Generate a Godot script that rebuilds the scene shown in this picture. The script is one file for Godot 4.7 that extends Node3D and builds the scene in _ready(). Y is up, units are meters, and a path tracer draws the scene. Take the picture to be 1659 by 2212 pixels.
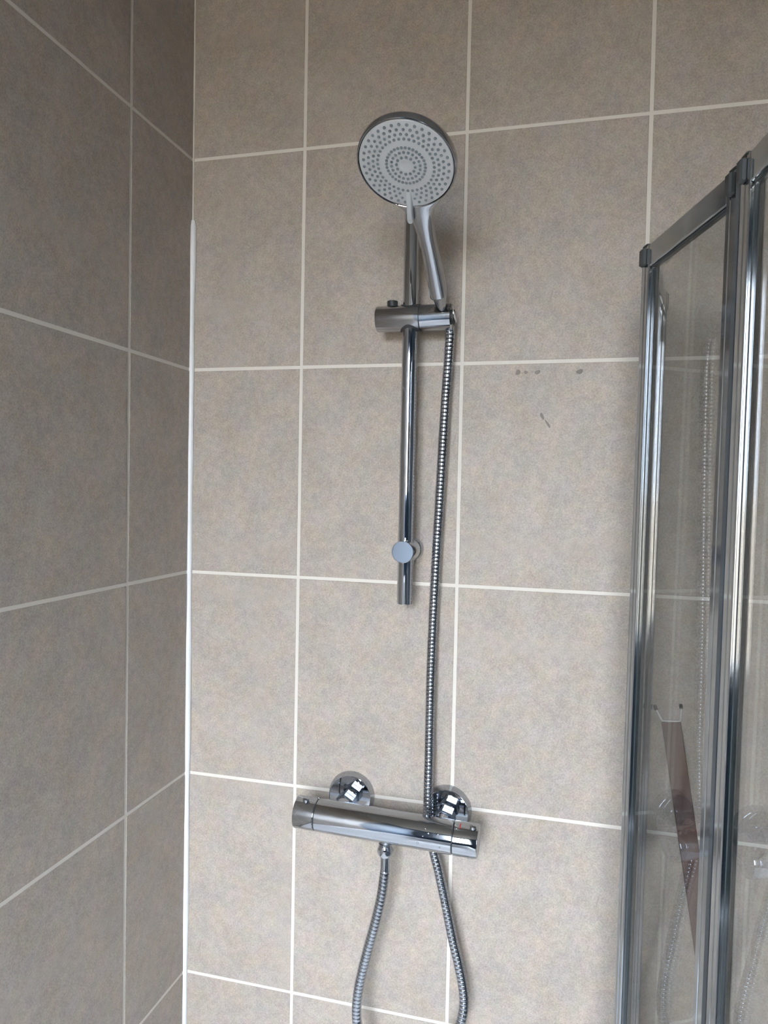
extends Node3D

var M := {}
var rng := RandomNumberGenerator.new()
var taken := {}


# ---------------------------------------------------------------- naming helpers
func numbered(called: String, parent: Node) -> String:
	var key := str(parent.get_instance_id()) + called
	var n: int = taken.get(key, -1) + 1
	taken[key] = n
	return called if n == 0 else "%s_%03d" % [called, n]

func thing(called: String, label: String, category: String, at: Vector3, group := "") -> Node3D:
	var o := Node3D.new()
	o.name = numbered(called, self)
	add_child(o, true)
	o.position = at
	tag(o, label, category, group)
	return o

func tag(o: Node, label: String, category: String, group := "") -> void:
	o.set_meta("label", label)
	o.set_meta("category", category)
	if group != "":
		o.set_meta("group", group)

func put(called: String, mesh: Mesh, mat: Material, parent: Node, xf := Transform3D.IDENTITY) -> MeshInstance3D:
	var o := MeshInstance3D.new()
	o.name = numbered(called, parent)
	o.mesh = mesh
	o.material_override = mat
	parent.add_child(o, true)
	o.transform = xf
	return o

# moves a thing's own origin without moving its parts
func rebase(o: Node3D, base: Vector3) -> void:
	for c in o.get_children():
		c.position -= base - o.position
	o.position = base

func structure(o: Node, label: String) -> void:
	o.set_meta("kind", "structure")
	o.set_meta("label", label)
	o.set_meta("category", str(o.name).get_slice("_", 0))


# ---------------------------------------------------------------- shape helpers
func begin() -> SurfaceTool:
	var st := SurfaceTool.new()
	st.begin(Mesh.PRIMITIVE_TRIANGLES)
	return st

func done(st: SurfaceTool) -> ArrayMesh:
	st.generate_normals()
	st.index()
	return st.commit()

func quad(st: SurfaceTool, a: Vector3, b: Vector3, c: Vector3, d: Vector3, g: int) -> void:
	st.set_smooth_group(g)
	for p in [a, c, b, a, d, c]:
		st.add_vertex(p)

# rings: Array of PackedVector3Array; ring k+1 lies "above" ring k; points run so that x turns to z when the rings rise along y
func rings(st: SurfaceTool, rs: Array, groups: Array, cap_lo := true, cap_hi := true) -> void:
	var n: int = rs[0].size()
	for i in rs.size() - 1:
		var lo: PackedVector3Array = rs[i]
		var hi: PackedVector3Array = rs[i + 1]
		var g: int = groups[i]
		for j in n:
			var k := (j + 1) % n
			quad(st, lo[j], hi[j], hi[k], lo[k], g)
	for e in 2:
		if (e == 0 and not cap_lo) or (e == 1 and not cap_hi):
			continue
		var r: PackedVector3Array = rs[0] if e == 0 else rs[-1]
		var c := Vector3.ZERO
		for p in r:
			c += p
		c /= n
		st.set_smooth_group(900 + e)
		for j in n:
			var k := (j + 1) % n
			for p in ([c, r[k], r[j]] if e == 1 else [c, r[j], r[k]]):
				st.add_vertex(p)

func auto_groups(prof: Array, angle := 32.0) -> Array:
	var out := []
	var g := 1
	for i in prof.size() - 1:
		if i > 0:
			var a: Vector2 = (prof[i] - prof[i - 1]).normalized()
			var b: Vector2 = (prof[i + 1] - prof[i]).normalized()
			if rad_to_deg(acos(clampf(a.dot(b), -1, 1))) > angle:
				g += 1
		out.append(g)
	return out

# profile of (radius, height) turned about the local y axis
func lathe(st: SurfaceTool, prof: Array, segs: int, xf := Transform3D.IDENTITY, g0 := 0) -> void:
	var rs := []
	for p in prof:
		var r := PackedVector3Array()
		for j in segs:
			var a := TAU * j / segs
			r.append(xf * Vector3(p.x * cos(a), p.y, p.x * sin(a)))
		rs.append(r)
	var gs := []
	for g in auto_groups(prof):
		gs.append(g + g0)
	rings(st, rs, gs, prof[0].x > 1e-4, prof[-1].x > 1e-4)

func turned(prof: Array, segs: int) -> ArrayMesh:
	var st := begin()
	lathe(st, prof, segs)
	return done(st)

# frame whose y axis runs along dir
func along(at: Vector3, dir: Vector3, hint := Vector3.UP) -> Transform3D:
	var y := dir.normalized()
	if absf(y.dot(hint)) > 0.98:
		hint = Vector3.BACK
	var x := hint.cross(y).normalized()
	var z := x.cross(y)
	return Transform3D(Basis(x, y, z), at)

func rod(r: float, length: float, ch: float) -> Array:
	return [Vector2(r - ch, 0), Vector2(r - ch * 0.3, ch * 0.3), Vector2(r, ch), Vector2(r, length - ch), Vector2(r - ch * 0.3, length - ch * 0.3), Vector2(r - ch, length)]

# chamfered box, base centre at the origin of xf, size x, y, z
func cbox(st: SurfaceTool, size: Vector3, ch: float, xf := Transform3D.IDENTITY, g := -1) -> void:
	var rs := []
	for lv in [[0.0, ch], [ch, 0.0], [size.y - ch, 0.0], [size.y, ch]]:
		var i: float = lv[1]
		var hx := size.x / 2 - i
		var hz := size.z / 2 - i
		var c := ch
		var r := PackedVector3Array()
		for q in [[hx, -hz + c], [hx, hz - c], [hx - c, hz], [-hx + c, hz], [-hx, hz - c], [-hx, -hz + c], [-hx + c, -hz], [hx - c, -hz]]:
			r.append(xf * Vector3(q[0], lv[0], q[1]))
		rs.append(r)
	rings(st, rs, [g, g, g], true, true)

func boxmesh(size: Vector3, ch: float) -> ArrayMesh:
	var st := begin()
	cbox(st, size, ch)
	return done(st)

# constant polygon (x, z) raised along y, flat faces
func extrude(st: SurfaceTool, poly: PackedVector2Array, y0: float, y1: float, xf := Transform3D.IDENTITY) -> void:
	if Geometry2D.is_polygon_clockwise(poly):
		poly.reverse()
	var n := poly.size()
	for j in n:
		var a := poly[j]
		var b := poly[(j + 1) % n]
		quad(st, xf * Vector3(a.x, y0, a.y), xf * Vector3(a.x, y1, a.y), xf * Vector3(b.x, y1, b.y), xf * Vector3(b.x, y0, b.y), -1)
	var t := Geometry2D.triangulate_polygon(poly)
	st.set_smooth_group(-1)
	for i in range(0, t.size(), 3):
		var a := poly[t[i]]
		var b := poly[t[i + 1]]
		var c := poly[t[i + 2]]
		if (b - a).cross(c - a) < 0:
			var s := b
			b = c
			c = s
		for q in [a, b, c]:
			st.add_vertex(xf * Vector3(q.x, y1, q.y))
		for q in [a, c, b]:
			st.add_vertex(xf * Vector3(q.x, y0, q.y))

func catmull(pts: Array, step: float) -> PackedVector3Array:
	var dense := PackedVector3Array()
	for i in pts.size() - 1:
		var a: Vector3 = pts[maxi(i - 1, 0)]
		var b: Vector3 = pts[i]
		var c: Vector3 = pts[i + 1]
		var d: Vector3 = pts[mini(i + 2, pts.size() - 1)]
		for k in 24:
			dense.append(b.cubic_interpolate(c, a, d, k / 24.0))
	dense.append(pts[-1])
	var out := PackedVector3Array([dense[0]])
	var left := step
	for i in dense.size() - 1:
		var a := dense[i]
		var b := dense[i + 1]
		var l := a.distance_to(b)
		while l >= left and l > 0:
			a = a.lerp(b, left / l)
			l = a.distance_to(b)
			out.append(a)
			left = step
		left -= l
	return out

# tube along a path; radii[i] is the radius at path[i]
func tube(st: SurfaceTool, path: PackedVector3Array, radii: PackedFloat32Array, segs: int, g := 1) -> void:
	var rs := []
	var gs := []
	var nrm := Vector3.BACK
	for i in path.size():
		var t := (path[mini(i + 1, path.size() - 1)] - path[maxi(i - 1, 0)]).normalized()
		nrm = (nrm - t * nrm.dot(t)).normalized()
		var b := nrm.cross(t)
		var r := PackedVector3Array()
		for j in segs:
			var a := TAU * j / segs
			r.append(path[i] + (nrm * cos(a) + b * sin(a)) * radii[i])
		rs.append(r)
		gs.append(g if g >= 0 else (2 + i % 5 if i % 5 in [0, 4] else 4))
	rings(st, rs, gs)


# ---------------------------------------------------------------- materials
func std(albedo: Color, rough: float, metal := 0.0) -> StandardMaterial3D:
	var m := StandardMaterial3D.new()
	m.albedo_color = albedo
	m.roughness = rough
	m.metallic = metal
	return m

func noise_bytes(size: int, freq: float, octaves: int, noise_seed: int, type := FastNoiseLite.TYPE_SIMPLEX_SMOOTH) -> PackedByteArray:
	var n := FastNoiseLite.new()
	n.seed = noise_seed
	n.noise_type = type
	n.frequency = freq
	n.fractal_type = FastNoiseLite.FRACTAL_FBM
	n.fractal_octaves = octaves
	n.fractal_gain = 0.6
	var im := n.get_seamless_image(size, size, false, false, 0.1, true)
	im.convert(Image.FORMAT_L8)
	return im.get_data()

func tile_texture() -> ImageTexture:
	var s := 1024
	var broad := noise_bytes(s, 0.006, 4, 11)
	var warm := noise_bytes(s, 0.012, 4, 23)
	var green := noise_bytes(s, 0.018, 4, 29)
	var mid := noise_bytes(s, 0.035, 4, 37)
	var fine := noise_bytes(s, 0.17, 3, 51)
	var speck := noise_bytes(s, 0.25, 2, 77)
	var out := PackedByteArray()
	out.resize(s * s * 3)
	for i in s * s:
		var a := (broad[i] - 128) / 128.0
		var w := (warm[i] - 128) / 128.0
		var g := (green[i] - 128) / 128.0
		var m := (mid[i] - 128) / 128.0
		var f := (fine[i] - 128) / 128.0
		var d := maxf(0.0, (speck[i] - 180) / 75.0)
		var v := 1.0 + 0.04 * a + 0.055 * m + 0.10 * f - 0.30 * d
		out[i * 3] = clampi(int(173.0 * v * (1.0 + 0.020 * w + 0.006 * g)), 0, 255)
		out[i * 3 + 1] = clampi(int(163.5 * v * (1.0 - 0.014 * g)), 0, 255)
		out[i * 3 + 2] = clampi(int(154.0 * v * (1.0 - 0.030 * w + 0.012 * g)), 0, 255)
	var im := Image.create_from_data(s, s, false, Image.FORMAT_RGB8, out)
	return ImageTexture.create_from_image(im)

func make_materials() -> void:
	var tile := std(Color.WHITE, 0.5)
	tile.albedo_texture = tile_texture()
	tile.metallic_specular = 0.4
	M.tile = tile
	M.grout = std(Color8(220, 216, 208), 0.9)
	M.silicone = std(Color8(232, 234, 236), 0.35)
	M.chrome = std(Color(0.80, 0.82, 0.85), 0.045, 1.0)
	M.satin = std(Color(0.74, 0.75, 0.77), 0.11, 1.0)
	M.alu = std(Color(0.77, 0.80, 0.83), 0.09, 1.0)
	M.nut = std(Color(0.62, 0.67, 0.74), 0.22, 1.0)
	M.hose = std(Color(0.74, 0.76, 0.79), 0.16, 1.0)
	M.hose_groove = std(Color(0.10, 0.11, 0.12), 0.5)
	M.face = std(Color8(192, 196, 200), 0.4)
	M.nozzle = std(Color8(112, 122, 130), 0.55)
	M.lever = std(Color8(184, 190, 195), 0.4)
	M.dark = std(Color8(44, 48, 51), 0.45)
	M.cap = std(Color8(52, 56, 57), 0.5)
	M.gasket = std(Color8(50, 58, 62), 0.5)
	M.red = std(Color8(190, 25, 30), 0.5)
	M.paint = std(Color8(214, 214, 210), 0.8)
	M.blue = std(Color8(74, 92, 109), 0.8)
	M.ceiling = std(Color8(158, 158, 156), 0.9)
	M.floor = std(Color8(120, 116, 110), 0.6)
	M.enamel = std(Color8(240, 241, 242), 0.15)
	M.frame = std(Color8(235, 236, 238), 0.35)
	M.brown = std(Color8(84, 52, 42), 0.55)
	M.white = std(Color8(226, 226, 222), 0.5)
	M.spot = std(Color8(132, 127, 122), 0.8)
	var g := std(Color(0.28, 0.33, 0.31, 0.10), 0.01)
	g.transparency = BaseMaterial3D.TRANSPARENCY_ALPHA
	M.glass = g
	var wg := std(Color(0.95, 0.97, 1.0, 0.03), 0.02)
	wg.transparency = BaseMaterial3D.TRANSPARENCY_ALPHA
	M.window_glass = wg
	var wa := std(Color(1, 1, 1, 0.0), 0.0)
	wa.transparency = BaseMaterial3D.TRANSPARENCY_ALPHA
	wa.refraction_enabled = true
	wa.refraction_scale = 0.033
	M.water = wa


func _ready() -> void:
	rng.seed = 20240611
	view_and_light()
	make_materials()
	room()
	tiles()
	sealant()
	screen()
	tub()
	rail()
	slider()
	valve()
	hand_shower()
	hose()
	strip()
	droplets()


# ---------------------------------------------------------------- camera, sky, light
func view_and_light() -> void:
	var cam := Camera3D.new()
	cam.name = "camera"
	add_child(cam)
	cam.fov = 69.484
	cam.near = 0.02
	cam.far = 60.0
	cam.transform = Transform3D(Basis(Vector3(0.96716, 0.01958, -0.25342), Vector3(-0.02729, 0.99926, -0.02695), Vector3(0.25270, 0.03298, 0.96698)), Vector3(0.6135, 1.529, 1.0885))
	cam.current = true
	var sky_mat := ProceduralSkyMaterial.new()
	sky_mat.sky_top_color = Color(0.94, 0.97, 1.01)
	sky_mat.sky_horizon_color = Color(0.73, 0.75, 0.765)
	sky_mat.sky_curve = 0.12
	sky_mat.ground_bottom_color = Color(0.44, 0.415, 0.375)
	sky_mat.ground_horizon_color = Color(0.48, 0.45, 0.405)
	sky_mat.ground_curve = 0.05
	sky_mat.sun_angle_max = 0.0
	var sky := Sky.new()
	sky.sky_material = sky_mat
	var env := Environment.new()
	env.background_mode = Environment.BG_SKY
	env.sky = sky
	env.background_energy_multiplier = 51.5
	env.tonemap_mode = Environment.TONE_MAPPER_LINEAR
	env.tonemap_exposure = 1.0
	env.sdfgi_enabled = true
	env.ssao_enabled = true
	env.ssil_enabled = true
	var we := WorldEnvironment.new()
	we.name = "world_environment"
	we.environment = env
	add_child(we)


# ---------------------------------------------------------------- the room
const RX := 2.0
const RZ := 2.4
const RY := 2.42
const WIN := [0.10, 0.93, 0.92, 2.28]  # x0, x1, y0, y1 of the opening in the front wall

func slab(st: SurfaceTool, lo: Vector3, hi: Vector3) -> void:
	cbox(st, Vector3(hi.x - lo.x, hi.y - lo.y, hi.z - lo.z), 0.0008, Transform3D(Basis.IDENTITY, Vector3((lo.x + hi.x) / 2, lo.y, (lo.z + hi.z) / 2)))

func room() -> void:
	var st := begin()
	slab(st, Vector3(-0.15, -0.1, -0.15), Vector3(RX + 0.15, RY + 0.1, -0.0007))
	structure(put("wall_back", done(st), M.grout, self), "pale grout behind the beige tiles of the shower end wall")
	st = begin()
	slab(st, Vector3(-0.15, -0.1, -0.0007), Vector3(-0.0007, RY + 0.1, RZ + 0.15))
	structure(put("wall_left", done(st), M.grout, self), "pale grout behind the beige tiles of the long left wall")
	st = begin()
	slab(st, Vector3(RX, -0.1, -0.0007), Vector3(RX + 0.15, RY + 0.1, RZ + 0.15))
	structure(put("wall_right", done(st), M.blue, self), "slate blue painted wall beyond the bath")
	st = begin()
	slab(st, Vector3(-0.0007, -0.1, RZ), Vector3(WIN[0], RY + 0.1, RZ + 0.15))
	slab(st, Vector3(WIN[1], -0.1, RZ), Vector3(RX, RY + 0.1, RZ + 0.15))
	slab(st, Vector3(WIN[0], -0.1, RZ), Vector3(WIN[1], WIN[2], RZ + 0.15))
	slab(st, Vector3(WIN[0], WIN[3], RZ), Vector3(WIN[1], RY + 0.1, RZ + 0.15))
	structure(put("wall_front", done(st), M.blue, self), "slate blue painted wall around the window")
	st = begin()
	slab(st, Vector3(-0.0007, -0.1, -0.0007), Vector3(RX, 0, RZ))
	structure(put("floor", done(st), M.floor, self), "grey floor")
	st = begin()
	slab(st, Vector3(-0.0007, RY, -0.0007), Vector3(RX, RY + 0.1, RZ))
	structure(put("ceiling", done(st), M.ceiling, self), "off white ceiling")
	st = begin()
	slab(st, Vector3(-0.0007, 0.0, 1.4372), Vector3(0.0, RY, RZ))
	put("painted_plaster", done(st), M.blue, get_node("wall_left"))
	# window
	var w := Node3D.new()
	w.name = "window_1"
	add_child(w)
	structure(w, "white framed window that lets in the daylight")
	st = begin()
	var f := 0.05
	slab(st, Vector3(WIN[0], WIN[2], RZ + 0.05), Vector3(WIN[1], WIN[2] + f, RZ + 0.11))
	slab(st, Vector3(WIN[0], WIN[3] - f, RZ + 0.05), Vector3(WIN[1], WIN[3], RZ + 0.11))
	for x in [WIN[0], (WIN[0] + WIN[1] - f) / 2, WIN[1] - f]:
		slab(st, Vector3(x, WIN[2] + f, RZ + 0.05), Vector3(x + f, WIN[3] - f, RZ + 0.11))
	put("window_frame", done(st), M.frame, w)
	for k in 2:
		st = begin()
		var x0: float = WIN[0] + f if k == 0 else (WIN[0] + WIN[1] + f) / 2
		var x1: float = (WIN[0] + WIN[1] - f) / 2 if k == 0 else WIN[1] - f
		slab(st, Vector3(x0, WIN[2] + f, RZ + 0.078), Vector3(x1, WIN[3] - f, RZ + 0.082))
		put("pane", done(st), M.window_glass, w)


func tile_mesh(w: float, h: float, uv: Vector2) -> ArrayMesh:
	# front face towards +z, centre at the origin, eased edges
	var st := begin()
	var rs := []
	for lv in [[-0.0080, 0.0], [-0.0011, 0.0], [-0.0003, 0.0003], [0.0, 0.0011]]:
		var hx: float = w / 2 - lv[1]
		var hy: float = h / 2 - lv[1]
		rs.append([Vector3(hx, hy, lv[0]), Vector3(hx, -hy, lv[0]), Vector3(-hx, -hy, lv[0]), Vector3(-hx, hy, lv[0])])
	for i in 3:
		for j in 4:
			var k := (j + 1) % 4
			st.set_smooth_group(-1)
			for p in [rs[i][j], rs[i + 1][k], rs[i + 1][j], rs[i][j], rs[i][k], rs[i + 1][k]]:
				st.set_uv(uv + Vector2(p.x, -p.y) / 0.62)
				st.add_vertex(p)
	var q = rs[3]
	st.set_smooth_group(-1)
	for p in [q[0], q[1], q[2], q[0], q[2], q[3]]:
		st.set_uv(uv + Vector2(p.x, -p.y) / 0.62)
		st.add_vertex(p)
	st.generate_normals()
	return st.commit()

const ROWS := [0.0, 0.050, 0.383, 0.7152, 1.0516, 1.3850, 1.7144, 2.0505, 2.3836, 2.42]
const COLS := [0.0, 0.1909, 0.4434, 0.6977, 0.9510, 1.2043, 1.4576, 1.7109, 1.9642, 2.0]
const LEFT := [0.0, 0.1715, 0.4250, 0.6783, 0.9316, 1.1849, 1.4382]

func tiles() -> void:
	var back := get_node("wall_back")
	var left := get_node("wall_left")
	var gap := 0.0049
	for r in ROWS.size() - 1:
		for c in COLS.size() - 1:
			var x0: float = COLS[c] + (gap / 2 if c > 0 else 0.0012)
			var x1: float = COLS[c + 1] - gap / 2
			var y0: float = ROWS[r] + (gap / 2 if r > 0 else 0.0)
			var y1: float = ROWS[r + 1] - (gap / 2 if r < ROWS.size() - 2 else 0.0)
			if x1 - x0 < 0.01 or y1 - y0 < 0.01:
				continue
			var uv := Vector2(rng.randf(), rng.randf())
			var tilt := Basis.from_euler(Vector3(rng.randf_range(-1, 1) * 0.0016, rng.randf_range(-1, 1) * 0.0016, rng.randf_range(-1, 1) * 0.0012))
			put("tile", tile_mesh(x1 - x0, y1 - y0, uv), M.tile, back, Transform3D(tilt, Vector3((x0 + x1) / 2, (y0 + y1) / 2, 0.0)))
		for c in LEFT.size() - 1:
			var z0: float = LEFT[c] + (gap / 2 if c > 0 else 0.0012)
			var z1: float = LEFT[c + 1] - gap / 2
			var y0: float = ROWS[r] + (gap / 2 if r > 0 else 0.0)
			var y1: float = ROWS[r + 1] - (gap / 2 if r < ROWS.size() - 2 else 0.0)
			if y1 - y0 < 0.01:
				continue
			var uv := Vector2(rng.randf(), rng.randf())
			var tilt := Basis.from_euler(Vector3(rng.randf_range(-1, 1) * 0.0016, PI / 2 + rng.randf_range(-1, 1) * 0.0016, rng.randf_range(-1, 1) * 0.0012))
			put("tile", tile_mesh(z1 - z0, y1 - y0, uv), M.tile, left, Transform3D(tilt, Vector3(0.0, (y0 + y1) / 2, (z0 + z1) / 2)))
	# smears of grout left on one tile
	var host: Node3D = null
	for t in back.get_children():
		var p: Vector3 = t.position
		if p.x > 0.4434 and p.x < 0.6977 and p.y > 1.385 and p.y < 1.7144:
			host = t
	for s in [[0.5255, 1.6999, 0.0052, 0.0042, 0.2], [0.5368, 1.6996, 0.0034, 0.0030, 0.0], [0.5532, 1.6993, 0.0052, 0.0040, 0.5], [0.6118, 1.6988, 0.0062, 0.0045, 0.3], [0.5613, 1.6362, 0.0036, 0.0058, 0.4], [0.5695, 1.6250, 0.0022, 0.0085, 0.65]]:
		var st := begin()
		var prof := [Vector2(1.0, 0.0), Vector2(0.85, 0.35), Vector2(0.5, 0.5), Vector2(0.0, 0.52)]
		var wob := rng.randf() * 6.0
		var rs := []
		for p in prof:
			var ring := PackedVector3Array()
			for j in 14:
				var a := TAU * j / 14
				var k := 1.0 + 0.16 * sin(a * 2 + wob) + 0.1 * sin(a * 3 + wob * 2)
				ring.append(Vector3(p.x * cos(a) * s[2] * 0.68 * k, p.y * 0.0009, p.x * sin(a) * s[3] * 0.80 * k))
			rs.append(ring)
		rings(st, rs, [1, 1, 1], false, false)
		var b := Basis(Vector3(1, 0, 0), -PI / 2 + PI) * Basis(Vector3.UP, s[4])
		put("grout_smear", done(st), M.spot, host, host.transform.affine_inverse() * Transform3D(b, Vector3(s[0], s[1], 0.0002)))


func sealant() -> void:
	# white silicone bead up the corner, to just below the second joint from the ceiling
	var st := begin()
	var path := PackedVector3Array()
	var radii := PackedFloat32Array()
	var n := 150
	for i in n + 1:
		var y := lerpf(0.56, 1.9535, float(i) / n)
		var o := 0.0012 * sin(y * 7.0) + 0.0007 * sin(y * 23.0 + 1.0)
		path.append(Vector3(0.0014 + o * 0.4, y, 0.0014 + o * 0.3))
		var r := 0.0050 + 0.0005 * sin(y * 17.0) + 0.0003 * sin(y * 41.0)
		if i > n - 3:
			r *= [1.0, 0.92, 0.6][i - n + 2]
		radii.append(r)
	tube(st, path, radii, 14)
	structure(put("trim_1", done(st), M.silicone, self), "white silicone bead running down the corner between the tiled walls")
	st = begin()
	path = PackedVector3Array()
	radii = PackedFloat32Array()
	for i in 12:
		path.append(Vector3(-0.0002, lerpf(1.945, RY - 0.001, i / 11.0), -0.0002))
		radii.append(0.0020)
	tube(st, path, radii, 10)
	structure(put("trim_2", done(st), M.grout, self), "thin pale grout line in the upper corner above the silicone")


# ---------------------------------------------------------------- folding bath screen
const TOP := 1.795
const BASE := 0.575

func stile_section(w: float, t: float, s: float) -> PackedVector2Array:
	# x across the thickness, z along the panel; a channel for the glass opens towards s * z
	var q := PackedVector2Array()
	var h := t / 2
	for p in [[-h, -w / 2 * s], [-h, -0.1 * w * s], [-h + 0.0007, -0.06 * w * s], [-h + 0.0007, 0.06 * w * s], [-h, 0.1 * w * s], [-h, w / 2 * s - 0.001 * s], [-h + 0.001, w / 2 * s],
			[-0.0052, w / 2 * s], [-0.0050, w / 2 * s - 0.0008 * s], [-0.0044, w / 2 * s - 0.0008 * s], [-0.0042, w / 2 * s], [-0.0026, w / 2 * s], [-0.0026, w / 2 * s - 0.007 * s], [0.0026, w / 2 * s - 0.007 * s], [0.0026, w / 2 * s],
			[0.0042, w / 2 * s], [0.0044, w / 2 * s - 0.0008 * s], [0.0050, w / 2 * s - 0.0008 * s], [0.0052, w / 2 * s], [h - 0.001, w / 2 * s], [h, w / 2 * s - 0.001 * s], [h, -w / 2 * s]]:
		q.append(Vector2(p[0], p[1]))
	return q

func panel(root: Node3D, a: Vector2, b: Vector2, caps: bool) -> void:
	# a (far end) and b (near end) are (x, z) of the panel's centre line
	var d := (b - a).normalized()
	var length := a.distance_to(b)
	var xf := Transform3D(Basis(Vector3(d.y, 0, -d.x), Vector3.UP, Vector3(d.x, 0, d.y)), Vector3(a.x, 0, a.y))
	var w := 0.017
	var t := 0.013
	var st := begin()
	extrude(st, stile_section(w, t, 1.0), BASE, TOP, Transform3D(Basis.IDENTITY, Vector3(0, 0, w / 2)))
	extrude(st, stile_section(w, t, -1.0), BASE, TOP, Transform3D(Basis.IDENTITY, Vector3(0, 0, length - w / 2)))
	for y in [TOP - 0.0235, BASE]:
		var rail_h := 0.0235
		var lo := Vector3(-t / 2 + 0.0004, y, w)
		var hi := Vector3(t / 2 - 0.0004, y + rail_h, length - w)
		slab(st, lo, hi)
	var fr := put("panel_frame", done(st), M.alu, root, xf)
	# rubber gasket round the glass
	st = begin()
	slab(st, Vector3(-0.0026, BASE + 0.0235, w - 0.003), Vector3(0.0026, TOP - 0.0235, w + 0.0006))
	slab(st, Vector3(-0.0026, BASE + 0.0235, length - w - 0.0006), Vector3(0.0026, TOP - 0.0235, length - w + 0.003))
	slab(st, Vector3(-0.0034, TOP - 0.0246, w + 0.0006), Vector3(0.0034, TOP - 0.0235, length - w - 0.0006))
	put("gasket", done(st), M.gasket, fr)
	st = begin()
	slab(st, Vector3(-0.002, BASE + 0.0235, w + 0.0006), Vector3(0.002, TOP - 0.0246, length - w - 0.0006))
	put("glass_pane", done(st), M.glass, fr)
	if caps:
		for e in [0.006, length - 0.006]:
			st = begin()
			cbox(st, Vector3(0.006, 0.019, 0.010), 0.0016, Transform3D(Basis.IDENTITY, Vector3(-t / 2 - 0.002, TOP - 0.021, e)))
			cbox(st, Vector3(t + 0.002, 0.003, 0.012), 0.001, Transform3D(Basis.IDENTITY, Vector3(0, TOP - 0.0005, e)))
			put("hinge_cap", done(st), M.cap, fr)

func screen() -> void:
	var o := thing("bath_screen", "folding clear glass bath screen with polished aluminium frame standing off the tiled wall", "bath screen", Vector3.ZERO)
	var st := begin()
	slab(st, Vector3(0.7115, BASE, 0.0), Vector3(0.7150, TOP, 0.024))
	slab(st, Vector3(0.7200, BASE, 0.0), Vector3(0.7228, TOP, 0.024))
	slab(st, Vector3(0.7150, BASE, 0.0), Vector3(0.7200, TOP, 0.006))
	var wp := put("wall_channel", done(st), M.alu, o)
	st = begin()
	cbox(st, Vector3(0.014, 0.024, 0.024), 0.0015, Transform3D(Basis.IDENTITY, Vector3(0.7182, TOP - 0.020, 0.0125)))
	put("channel_cap", done(st), M.cap, wp)
	panel(o, Vector2(0.7175, 0.026), Vector2(0.6830, 0.2155), false)
	panel(o, Vector2(0.6822, 0.2262), Vector2(0.7380, 0.4257), true)
	panel(o, Vector2(0.7394, 0.440), Vector2(0.7700, 0.630), true)
	rebase(o, Vector3(0.70, BASE, 0.0))
	# the screen stands a touch out of plumb
	var lean := Basis(Vector3.BACK, -0.0065)
	var pivot := Vector3(0.70, TOP, 0.0)
	o.transform = Transform3D(lean, pivot + lean * (o.position - pivot))


func tub() -> void:
	var o := thing("bathtub", "white enamel bathtub below the shower along the left tiled wall", "bathtub", Vector3.ZERO)
	var st := begin()
	var rs := []
	var gs := []
	# (inset of the long sides, inset of the ends, height, corner radius)
	for lv in [[0.03, 0.03, 0.0, 0.02], [0.0, 0.0, 0.02, 0.02], [0.0, 0.0, 0.54, 0.02], [0.004, 0.004, 0.555, 0.02], [0.012, 0.012, 0.56, 0.02], [0.055, 0.07, 0.56, 0.10], [0.066, 0.085, 0.55, 0.11], [0.09, 0.14, 0.40, 0.13], [0.12, 0.22, 0.20, 0.14], [0.17, 0.30, 0.165, 0.12], [0.30, 0.75, 0.16, 0.03]]:
		var x0: float = 0.004 + lv[0]
		var x1: float = 0.70 - lv[0]
		var z0: float = 0.004 + lv[1]
		var z1: float = 1.70 - lv[1]
		var cr: float = lv[3]
		var r := PackedVector3Array()
		for q in [[x1 - cr, z1 - cr, 0.0], [x0 + cr, z1 - cr, PI / 2], [x0 + cr, z0 + cr, PI], [x1 - cr, z0 + cr, PI * 1.5]]:
			for k in 7:
				var a: float = q[2] + PI / 2 * k / 6.0
				r.append(Vector3(q[0] + cr * cos(a), lv[2], q[1] + cr * sin(a)))
		rs.append(r)
		gs.append(1 if rs.size() > 2 else 2)
	rings(st, rs, gs)
	put("shell", done(st), M.enamel, o)
	rebase(o, Vector3(0.35, 0.0, 0.85))


# ---------------------------------------------------------------- riser rail
const RAIL := Vector3(0.3745, 0, 0.045)

func rail() -> void:
	var o := thing("riser_rail", "round chrome shower riser rail on the end wall, held by two round wall brackets", "shower rail", Vector3(RAIL.x, 1.3605, RAIL.z))
	put("pipe", turned(rod(0.0112, 0.680, 0.0012), 40), M.chrome, o)
	for y in [1.4378, 1.966]:
		var st := begin()
		var xf := along(Vector3(0.0004, y - 1.3605, -RAIL.z), Vector3.BACK)
		lathe(st, [Vector2(0.0172, 0.0), Vector2(0.0172, 0.016), Vector2(0.0166, 0.0172), Vector2(0.0160, 0.0176), Vector2(0.0160, 0.0655), Vector2(0.0158, 0.0665), Vector2(0.0152, 0.0669), Vector2(0.0151, 0.0665), Vector2(0.0, 0.0665)], 48, xf)
		put("bracket", done(st), M.chrome, o)


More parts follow.
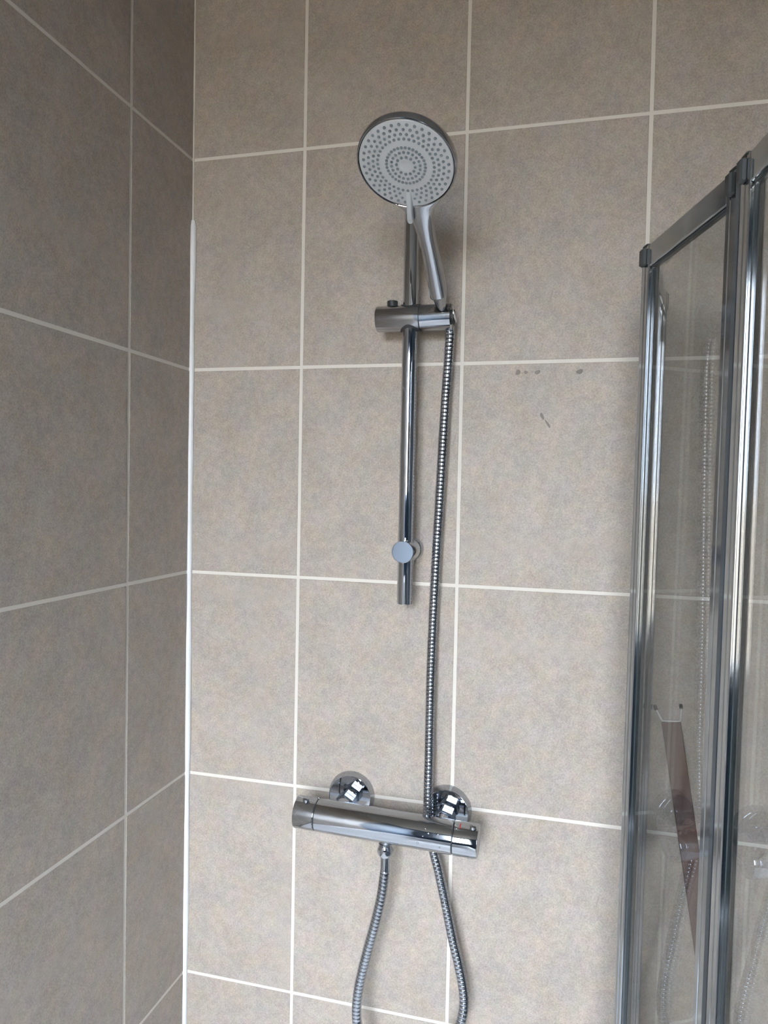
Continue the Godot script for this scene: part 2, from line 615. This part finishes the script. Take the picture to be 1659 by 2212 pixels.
func slider() -> void:
	var ax := Vector3(0.0, 1.773, 0.045)
	var o := thing("shower_slider", "brushed chrome horizontal slider clamp gripping the riser rail below the shower head", "shower holder", Vector3(0.356, 1.773, 0.045))
	var side := Basis(Vector3(0, -1, 0), Vector3(1, 0, 0), Vector3(0, 0, 1))
	var st := begin()
	lathe(st, [Vector2(0.0, -0.0305), Vector2(0.0172, -0.0305), Vector2(0.0180, -0.0302), Vector2(0.0184, -0.0295), Vector2(0.0184, 0.0328)], 48, Transform3D(side, Vector3.ZERO))
	put("clamp_body", done(st), M.satin, o)
	st = begin()
	lathe(st, [Vector2(0.0170, 0.0326), Vector2(0.0186, 0.0328), Vector2(0.0186, 0.0344), Vector2(0.0170, 0.0346)], 48, Transform3D(side, Vector3.ZERO))
	put("seal_ring", done(st), M.dark, o)
	# collars where the rail leaves the clamp
	for s in [1.0, -1.0]:
		st = begin()
		var rs := []
		for lv in [[0.0114, -0.004], [0.0142, -0.004], [0.0142, 0.0006], [0.0130, 0.0012], [0.0114, 0.0012]]:
			var r := PackedVector3Array()
			for j in 40:
				var a: float = TAU * j / 40
				var z: float = lv[0] * sin(a)
				var y: float = sqrt(maxf(0.0, 0.0184 * 0.0184 - z * z)) + lv[1]
				r.append(Vector3(lv[0] * cos(a), y * s, z * s))
			rs.append(r)
		rings(st, rs, [1, 2, 3, 3], false, false)
		put("collar", done(st), M.dark, o, Transform3D(Basis.IDENTITY, Vector3(RAIL.x - 0.356, 0, 0)))
	put("release_button", turned([Vector2(0.0078, 0.0), Vector2(0.0078, 0.0075), Vector2(0.0072, 0.0083), Vector2(0.006, 0.0086), Vector2(0.0, 0.0086)], 28), M.dark, o, Transform3D(Basis.IDENTITY, Vector3(-0.0085, 0.0172, 0.0)))
	# cup that holds the handset: a tube with a slanting hole and an open mouth
	var h := Vector3(-0.05734, 0.55936, 0.82694)
	var cup := CSGCombiner3D.new()
	cup.name = "holder_cup"
	o.add_child(cup)
	var body := CSGCylinder3D.new()
	body.name = "cup_body"
	body.radius = 0.0184
	body.height = 0.0438
	body.sides = 56
	body.material = M.satin
	body.transform = Transform3D(side, Vector3(0.0342 + 0.0219, 0, 0))
	cup.add_child(body)
	var hole := CSGCylinder3D.new()
	hole.name = "cup_hole"
	hole.operation = CSGShape3D.OPERATION_SUBTRACTION
	hole.radius = 0.0082
	hole.height = 0.08
	hole.sides = 36
	hole.material = M.dark
	hole.transform = along(Vector3(0.0675, 0, 0), h)
	cup.add_child(hole)
	# end plate, set a little off and leaning
	st = begin()
	lathe(st, [Vector2(0.0, 0.0), Vector2(0.0135, 0.0), Vector2(0.0140, 0.0003), Vector2(0.0140, 0.0009), Vector2(0.0, 0.0010)], 40, Transform3D(Basis(Vector3(0, 0, 1), 0.20) * side, Vector3(0.0812, 0.005, -0.002)))
	put("end_plate", done(st), M.chrome, o)
	st = begin()
	lathe(st, rod(0.0105, 0.0050, 0.0005), 36, Transform3D(side, Vector3(0.0768, 0, -0.002)))
	put("cup_insert", done(st), M.cap, o)


# ---------------------------------------------------------------- bar valve
func hexring(r: float, y: float, xf: Transform3D) -> PackedVector3Array:
	var out := PackedVector3Array()
	for j in 6:
		out.append(xf * Vector3(r * cos(TAU * j / 6), y, r * sin(TAU * j / 6)))
	return out

func valve() -> void:
	var lend := Vector3(0.2247, 1.0475, 0.075)
	var rend := Vector3(0.4940, 1.0399, 0.075)
	var mid := (lend + rend) / 2
	var o := thing("shower_valve", "chrome thermostatic bar valve with a knob at each end, wet with drops", "shower valve", mid)
	var half := lend.distance_to(rend) / 2
	var x := (rend - lend).normalized()
	var up := Vector3.BACK.cross(x)
	var bar := Transform3D(Basis(-up, x, Vector3.BACK), Vector3.ZERO)   # y along the bar
	var R := 0.0232
	var jl := -half + 0.0320
	var jr := half - 0.0350
	var st := begin()
	lathe(st, [Vector2(0.0, jl + 0.0007), Vector2(R - 0.0008, jl + 0.0007), Vector2(R, jl + 0.0014), Vector2(R, jr - 0.0014), Vector2(R - 0.0008, jr - 0.0007), Vector2(0.0, jr - 0.0007)], 64, bar)
	put("valve_body", done(st), M.chrome, o)
	for e in 2:
		st = begin()
		if e == 0:
			lathe(st, [Vector2(0.0, -half + 0.0012), Vector2(R - 0.005, -half + 0.0008), Vector2(R - 0.0016, -half), Vector2(R - 0.0004, -half + 0.0005), Vector2(R, -half + 0.0016), Vector2(R, jl - 0.0014), Vector2(R - 0.0008, jl - 0.0007), Vector2(0.0, jl - 0.0007)], 64, bar)
		else:
			lathe(st, [Vector2(0.0, jr + 0.0007), Vector2(R - 0.0008, jr + 0.0007), Vector2(R, jr + 0.0014), Vector2(R, half - 0.0016), Vector2(R - 0.0004, half - 0.0005), Vector2(R - 0.0016, half), Vector2(R - 0.005, half - 0.0008), Vector2(0.0, half - 0.0012)], 64, bar)
		var kn := put("knob", done(st), M.chrome, o)
		var pin_at := bar * Vector3(-R * 0.93 + 0.001, (-half + 0.0165) if e == 0 else (half - 0.0075), R * 0.36)
		var out := (bar.basis * Vector3(-1, 0, 0.38)).normalized()
		st = begin()
		lathe(st, [Vector2(0.0046, -0.003), Vector2(0.0046, 0.0056), Vector2(0.0042, 0.0064), Vector2(0.0034, 0.0068), Vector2(0.0, 0.0068)], 24, along(pin_at, out))
		put("stop_pin", done(st), M.chrome, kn)
		if e == 1:
			st = begin()
			for k in 5:
				var a := deg_to_rad(12.0 + 4.5 * k)
				var p := bar * Vector3(-cos(a) * (R + 0.0001), jr + 0.0095, sin(a) * (R + 0.0001))
				var n := (bar.basis * Vector3(-cos(a), 0, sin(a))).normalized()
				cbox(st, Vector3(0.0013, 0.0003, 0.0022), 0.0001, Transform3D(Basis(x, n, x.cross(n)), p))
			put("red_mark", done(st), M.red, kn).set_meta("label", "red temperature mark")
	# dark gaps beside the knobs
	for j in [jl, jr]:
		st = begin()
		lathe(st, [Vector2(R - 0.0016, j - 0.0008), Vector2(R - 0.0016, j + 0.0008)], 48, bar)
		put("gap_ring", done(st), M.dark, o)
	# faint etched strokes on the front of the body, too worn to read
	st = begin()
	for k in 9:
		var a := deg_to_rad(88.0)
		var p := bar * Vector3(-cos(a) * R, jl + 0.099 + 0.0021 * k, sin(a) * R)
		var n := (bar.basis * Vector3(-cos(a), 0, sin(a))).normalized()
		cbox(st, Vector3(0.00035, 0.00006, 0.0026), 0.00002, Transform3D(Basis(x, n, x.cross(n)) * Basis(Vector3.UP, [0.1, 1.2, -0.4, 0.7, 0.0, -1.3, 0.5, -0.2, 1.0][k]), p))
	put("etched_strokes", done(st), M.satin, o)
	# flanges, nuts and inlets
	for f in [Vector3(0.2864, 1.0505, 0), Vector3(0.4370, 1.0470, 0)]:
		var base := along(f - mid, Vector3.BACK)
		st = begin()
		lathe(st, [Vector2(0.0368, 0.0), Vector2(0.0368, 0.0015), Vector2(0.0362, 0.003), Vector2(0.0338, 0.0118), Vector2(0.0335, 0.0126), Vector2(0.0329, 0.0129), Vector2(0.0325, 0.0122), Vector2(0.0, 0.0122)], 64, base)
		put("wall_flange", done(st), M.chrome, o)
		st = begin()
		var spin := base.translated(Vector3(0.0022 if f.x > 0.4 else 0.0, 0, 0)) * Transform3D(Basis(Vector3.UP, 0.52 if f.x < 0.4 else 0.75), Vector3.ZERO)
		rings(st, [hexring(0.0128, 0.018, spin), hexring(0.0150, 0.0195, spin), hexring(0.0150, 0.0285, spin), hexring(0.0144, 0.0292, spin), hexring(0.0150, 0.0299, spin), hexring(0.0150, 0.0400, spin), hexring(0.0128, 0.0415, spin)], [-1, -1, -1, -1, -1, -1], true, true)
		put("union_nut", done(st), M.nut, o)
		st = begin()
		lathe(st, rod(0.0115, 0.0480, 0.0006), 32, base * Transform3D(Basis.IDENTITY, Vector3(0, 0.0110, 0)))
		put("inlet_pipe", done(st), M.chrome, o)
	# outlet below the bar
	st = begin()
	lathe(st, rod(0.0092, 0.009, 0.0004), 32, Transform3D(Basis.IDENTITY, Vector3(0.3612, 1.0199, 0.075) - mid))
	put("outlet", done(st), M.chrome, o)


# ---------------------------------------------------------------- hand shower
func hand_shower() -> void:
	var c := Vector3(0.410, 1.9047, 0.2397)
	var A := Vector3(0.4235, 1.773, 0.045)
	var h := (c - A).normalized()
	var n := Vector3(-0.0682, -0.8526, 0.5180).normalized()
	var U := (h - n * h.dot(n)).normalized()
	var Rt := U.cross(n)
	var o := thing("hand_shower", "chrome hand shower with round pale grey nozzle face, tilted down in the slider", "shower head", c)
	var head := Transform3D(Basis(Rt, n, -U), Vector3.ZERO)        # local y is the face normal
	head.basis = Basis(Rt, n, Rt.cross(n))
	var st := begin()
	lathe(st, [Vector2(0.0, -0.0215), Vector2(0.020, -0.0208), Vector2(0.040, -0.0185), Vector2(0.052, -0.0158), Vector2(0.0575, -0.0128), Vector2(0.0592, -0.0098), Vector2(0.0596, -0.006), Vector2(0.0594, -0.0016), Vector2(0.0588, -0.0002), Vector2(0.0580, 0.0002), Vector2(0.0574, -0.0004), Vector2(0.0572, -0.0030), Vector2(0.050, -0.0032)], 96, head)
	# handle, lofted from the holder up into the back of the head
	var rs := []
	var gs := []
	var L := c.distance_to(A)
	for q in [[0.0400, 0.0108, 0.0108, 0.0008], [0.0410, 0.0118, 0.0118, 0.0008], [0.0430, 0.0122, 0.0122, 0.0014], [0.055, 0.0119, 0.0119, 0.0035], [0.080, 0.0113, 0.0112, 0.0075], [0.105, 0.0108, 0.0106, 0.0105], [0.130, 0.0114, 0.0104, 0.0115], [0.146, 0.0128, 0.0100, 0.0120], [0.156, 0.0148, 0.0088, 0.0116], [0.164, 0.0172, 0.0076, 0.0108], [0.170, 0.0203, 0.0066, 0.0100], [0.175, 0.0245, 0.0060, 0.0094], [0.180, 0.0298, 0.0056, 0.0092], [0.187, 0.0345, 0.0050, 0.0092]]:
		var ctr: Vector3 = A + h * q[0] - n * q[3] - c
		var r := PackedVector3Array()
		for j in 48:
			var a := TAU * j / 48
			var ca := cos(a)
			var sa := sin(a)
			var e := 2.0 / 2.7
			r.append(ctr + Rt * signf(ca) * pow(absf(ca), e) * q[1] + n * -signf(sa) * pow(absf(sa), e) * q[2])
		rs.append(r)
		gs.append(50)
	rings(st, rs, gs)
	put("shell_and_handle", done(st), M.satin, o)
	# dark joint round the face
	st = begin()
	lathe(st, [Vector2(0.0572, -0.0020), Vector2(0.0560, -0.0020)], 72, head)
	put("joint_ring", done(st), M.dark, o)
	st = begin()
	lathe(st, [Vector2(0.0562, -0.0028), Vector2(0.0562, -0.0005), Vector2(0.0558, 0.0), Vector2(0.050, 0.0004), Vector2(0.025, 0.0010), Vector2(0.0, 0.0012)], 96, head)
	var face := put("face_plate", done(st), M.face, o)
	st = begin()
	lathe(st, [Vector2(0.0081, 0.0010), Vector2(0.0080, 0.00145), Vector2(0.0077, 0.0015), Vector2(0.0074, 0.00135), Vector2(0.0, 0.0014)], 40, head)
	put("centre_button", done(st), M.face, face)
	var nz := turned([Vector2(0.00185, 0.0), Vector2(0.00175, 0.0007), Vector2(0.0013, 0.0012), Vector2(0.0, 0.0013)], 12)
	for ring in [[0.0111, 12, 0.5], [0.0172, 20, 0.3], [0.0232, 32, 0.1], [0.0337, 36, 0.0], [0.0393, 36, 0.5], [0.0449, 36, 0.0], [0.0507, 36, 0.5]]:
		for k in ring[1]:
			var a: float = TAU * (k + ring[2]) / ring[1]
			# leave room for the lever at the foot of the face
			var off := wrapf(a - (PI + deg_to_rad(9.0)), -PI, PI)
			if ring[0] > 0.036 and absf(off) * ring[0] < 0.0045:
				continue
			var rr: float = ring[0]
			var p := head * Vector3(rr * sin(a), lerpf(0.0011, 0.0003, rr / 0.0507), rr * -cos(a))
			put("nozzle", nz, M.nozzle, face, Transform3D(head.basis, p))
	# spray selector lever
	var turn := deg_to_rad(9.0)
	var dl := -U * cos(turn) - Rt * sin(turn)
	var dx := Rt * cos(turn) - U * sin(turn)
	st = begin()
	rs = []
	for q in [[0.035, 0.0022, 0.0012], [0.043, 0.0034, 0.0042], [0.056, 0.0034, 0.0066], [0.070, 0.0038, 0.0078], [0.0745, 0.0037, 0.0076], [0.0775, 0.0024, 0.0064]]:
		var ctr: Vector3 = dl * q[0]
		var lo: float = -0.001 if q[0] < 0.06 else 0.0008
		var r := PackedVector3Array()
		for w in [[1, 0.0], [1, 0.8], [0.7, 1.0], [-0.7, 1.0], [-1, 0.8], [-1, 0.0]]:
			r.append(ctr + dx * w[0] * q[1] + n * lerpf(lo, q[2], w[1]))
		rs.append(r)
	var flip := []
	for r in rs:
		r.reverse()
		flip.append(r)
	rings(st, flip, [-1, -1, -1, -1, -1])
	put("selector_lever", done(st), M.lever, o)
	# conical hose union below the handle
	st = begin()
	lathe(st, [Vector2(0.0064, 0.002), Vector2(0.0068, 0.016), Vector2(0.0092, 0.0380), Vector2(0.0092, 0.0404)], 36, along(A - c, h))
	put("cone_union", done(st), M.satin, o)


func hose() -> void:
	var pts := [Vector3(0.4245, 1.7690, 0.0390), Vector3(0.4282, 1.7610, 0.0310), Vector3(0.4297, 1.7520, 0.0270), Vector3(0.4285, 1.7375, 0.0240), Vector3(0.4266, 1.7080, 0.0210), Vector3(0.4239, 1.6614, 0.0190), Vector3(0.4211, 1.5940, 0.0180), Vector3(0.4181, 1.5125, 0.0180), Vector3(0.4155, 1.4442, 0.0180), Vector3(0.4130, 1.3619, 0.0190), Vector3(0.4116, 1.2932, 0.0200), Vector3(0.4111, 1.2382, 0.0210), Vector3(0.4114, 1.1835, 0.0230), Vector3(0.4122, 1.1291, 0.0260), Vector3(0.4128, 1.0889, 0.0300), Vector3(0.4141, 1.0451, 0.0315), Vector3(0.4230, 0.9972, 0.0335), Vector3(0.4313, 0.9695, 0.0350), Vector3(0.4429, 0.9235, 0.0360), Vector3(0.4555, 0.8723, 0.0390), Vector3(0.4648, 0.8414, 0.0420), Vector3(0.4712, 0.8171, 0.0450), Vector3(0.4754, 0.7940, 0.0490), Vector3(0.4743, 0.7726, 0.0530), Vector3(0.4673, 0.7500, 0.0570),
		Vector3(0.4430, 0.7090, 0.0650), Vector3(0.4060, 0.6860, 0.0720), Vector3(0.3680, 0.6880, 0.0750), Vector3(0.3380, 0.7100, 0.0750),
		Vector3(0.3245, 0.7400, 0.0740), Vector3(0.3217, 0.7658, 0.0740), Vector3(0.3238, 0.7940, 0.0740), Vector3(0.3289, 0.8226, 0.0740), Vector3(0.3375, 0.8592, 0.0750), Vector3(0.3482, 0.9025, 0.0755), Vector3(0.3568, 0.9447, 0.0755), Vector3(0.3604, 0.9789, 0.0750)]
	var o := thing("shower_hose", "flexible ribbed chrome hose looping from the hand shower behind the bar valve to its outlet", "shower hose", Vector3.ZERO)
	var line := catmull(pts, 0.00056)
	var path := PackedVector3Array()
	var radii := PackedFloat32Array()
	# ten samples a rib, five of them shape it
	var r0 := 0.0071
	var i := 0
	while i + 10 < line.size():
		for q in [[0, 0.0056], [1, 0.0069], [3, 0.00715], [7, 0.00715], [9, 0.0069]]:
			path.append(line[i + q[0]])
			radii.append(q[1])
		i += 10
	var st := begin()
	tube(st, path, radii, 24, -5)
	put("ribbed_tube", done(st), M.hose, o)
	var inner := PackedVector3Array()
	var inner_r := PackedFloat32Array()
	for k in range(0, line.size(), 5):
		inner.append(line[k])
		inner_r.append(0.0062)
	st = begin()
	tube(st, inner, inner_r, 16)
	put("inner_tube", done(st), M.hose_groove, o)
	st = begin()
	var foot := line[line.size() - 1]
	lathe(st, [Vector2(0.0070, -0.002), Vector2(0.0074, 0.0), Vector2(0.0070, 0.001), Vector2(0.0066, 0.003), Vector2(0.0066, 0.024)], 32, Transform3D(Basis.IDENTITY, foot))
	put("ferrule", done(st), M.chrome, o)
	st = begin()
	lathe(st, [Vector2(0.0074, 0.0), Vector2(0.0092, 0.0022), Vector2(0.0106, 0.0065), Vector2(0.0108, 0.0110), Vector2(0.0100, 0.0152), Vector2(0.0092, 0.0170), Vector2(0.0096, 0.0176), Vector2(0.0096, 0.0196), Vector2(0.0088, 0.0202)], 32, Transform3D(Basis.IDENTITY, foot + Vector3(0, 0.0205, 0)))
	for k in 4:
		var a := PI / 4 + 0.15 + PI / 2 * k
		var out := Vector3(cos(a), 0, sin(a))
		lathe(st, [Vector2(0.0042, 0.0), Vector2(0.0038, 0.0006), Vector2(0.0, 0.0006)], 20, along(foot + Vector3(0, 0.0295, 0) + out * 0.0102, out), 40)
	put("hose_nut", done(st), M.chrome, o)
	rebase(o, Vector3(0.39, 0.68, 0.07))


# ---------------------------------------------------------------- strip behind the screen
func strip() -> void:
	var top := Vector3(0.7468, 1.2143, 0.012)
	var dir := Vector3(0.0288, -0.1726, 0.0).normalized()
	var o := thing("hanging_strip", "flat brown strip with a white wire loop at its top, behind the folding glass screen", "strip", top)
	var st := begin()
	var side := Vector3(-dir.y, dir.x, 0)
	cbox(st, Vector3(0.0252, 0.46, 0.006), 0.0012, Transform3D(Basis(side * -1.0, dir, Vector3.BACK), Vector3.ZERO))
	put("strap", done(st), M.brown, o)
	var wire := [Vector3(0.7262, 1.2318, 0.010), Vector3(0.7296, 1.2250, 0.012), Vector3(0.7345, 1.2165, 0.0135), Vector3(0.7370, 1.2150, 0.0135), Vector3(0.7470, 1.2155, 0.0135), Vector3(0.7565, 1.2165, 0.0135), Vector3(0.7582, 1.2190, 0.0135), Vector3(0.7590, 1.2290, 0.012), Vector3(0.7592, 1.2370, 0.010)]
	var loc := []
	for p in wire:
		loc.append(p - top)
	var path := catmull(loc, 0.001)
	var radii := PackedFloat32Array()
	for p in path:
		radii.append(0.0012)
	st = begin()
	tube(st, path, radii, 10)
	put("wire_loop", done(st), M.white, o)
	for e in [[0, Vector3(0.7252, 1.2345, 0.0085)], [1, Vector3(0.7592, 1.2385, 0.0085)]]:
		st = begin()
		var a: Vector3 = e[1] - top
		var b: Vector3 = loc[0] if e[0] == 0 else loc[-1]
		lathe(st, rod(0.0024, a.distance_to(b) + 0.004, 0.0008), 14, along(a, b - a))
		put("wire_tip", done(st), M.dark, o).set_meta("label", "dark wire tip")


func droplets() -> void:
	var centre := Vector3(0.3593, 1.0437, 0.075)
	var axis := Vector3(0.2693, -0.0076, 0.0).normalized()
	var prof := [Vector2(1.0, -0.15), Vector2(0.98, 0.12), Vector2(0.80, 0.42), Vector2(0.5, 0.60), Vector2(0.0, 0.68)]
	var drop := turned(prof, 18)
	var where := ["alone on the left half of the bar valve", "highest of the drops on the right half of the bar body", "just below the highest drop right of the bar's middle", "on the bar body nearest the right knob joint", "left of the group on the right half of the bar body", "low on the bar body, right of the hose outlet", "low on the bar body near the right knob joint", "on the front of the right knob, lower one", "on the front of the right knob, upper one", "hanging under the right knob, left one", "hanging under the right knob, right one"]
	var on_face := ["inside the outer nozzles, at left on the shower face", "farthest left on the shower face", "at left of the shower face between two nozzle rings", "lower left of the shower face above the rim nozzles", "near the lower left rim of the shower face", "lowest on the shower face, left of the lever"]
	var at := 0
	for d in [[Vector3(0.3375, 1.0614, 0.0907), 0.0013], [Vector3(0.4219, 1.0558, 0.0936), 0.0011], [Vector3(0.4270, 1.0513, 0.0961), 0.0010], [Vector3(0.4405, 1.0514, 0.0960), 0.0010], [Vector3(0.4193, 1.0473, 0.0976), 0.0008], [Vector3(0.4122, 1.0369, 0.0976), 0.0015], [Vector3(0.4426, 1.0346, 0.0972), 0.0012], [Vector3(0.4832, 1.0464, 0.0974), 0.0013], [Vector3(0.4845, 1.0545, 0.0933), 0.0009], [Vector3(0.4810, 1.0198, 0.0857), 0.0016], [Vector3(0.4863, 1.0197, 0.0858), 0.0012]]:
		var p: Vector3 = d[0]
		var foot := centre + axis * (p - centre).dot(axis)
		var n := (p - foot).normalized()
		var k: float = d[1]
		var o := put("water_drop", drop, M.water, self, along(foot + n * 0.0232, n).scaled_local(Vector3(k, k, k)))
		tag(o, "tiny clear water drop %s" % where[at], "water drop", "drops on the bar valve")
		at += 1
	at = 0
	var fn := Vector3(-0.0682, -0.8526, 0.5180).normalized()
	for p in [Vector3(0.3762, 1.9109, 0.2455), Vector3(0.3583, 1.9078, 0.2380), Vector3(0.3666, 1.9071, 0.2380), Vector3(0.3663, 1.9000, 0.2263), Vector3(0.3773, 1.8884, 0.2085), Vector3(0.3896, 1.8787, 0.1943)]:
		var o := put("water_drop", drop, M.water, self, along(p + fn * 0.0003, fn).scaled_local(Vector3(0.0013, 0.0013, 0.0013)))
		tag(o, "tiny clear water drop %s" % on_face[at], "water drop", "drops on the shower face")
		at += 1
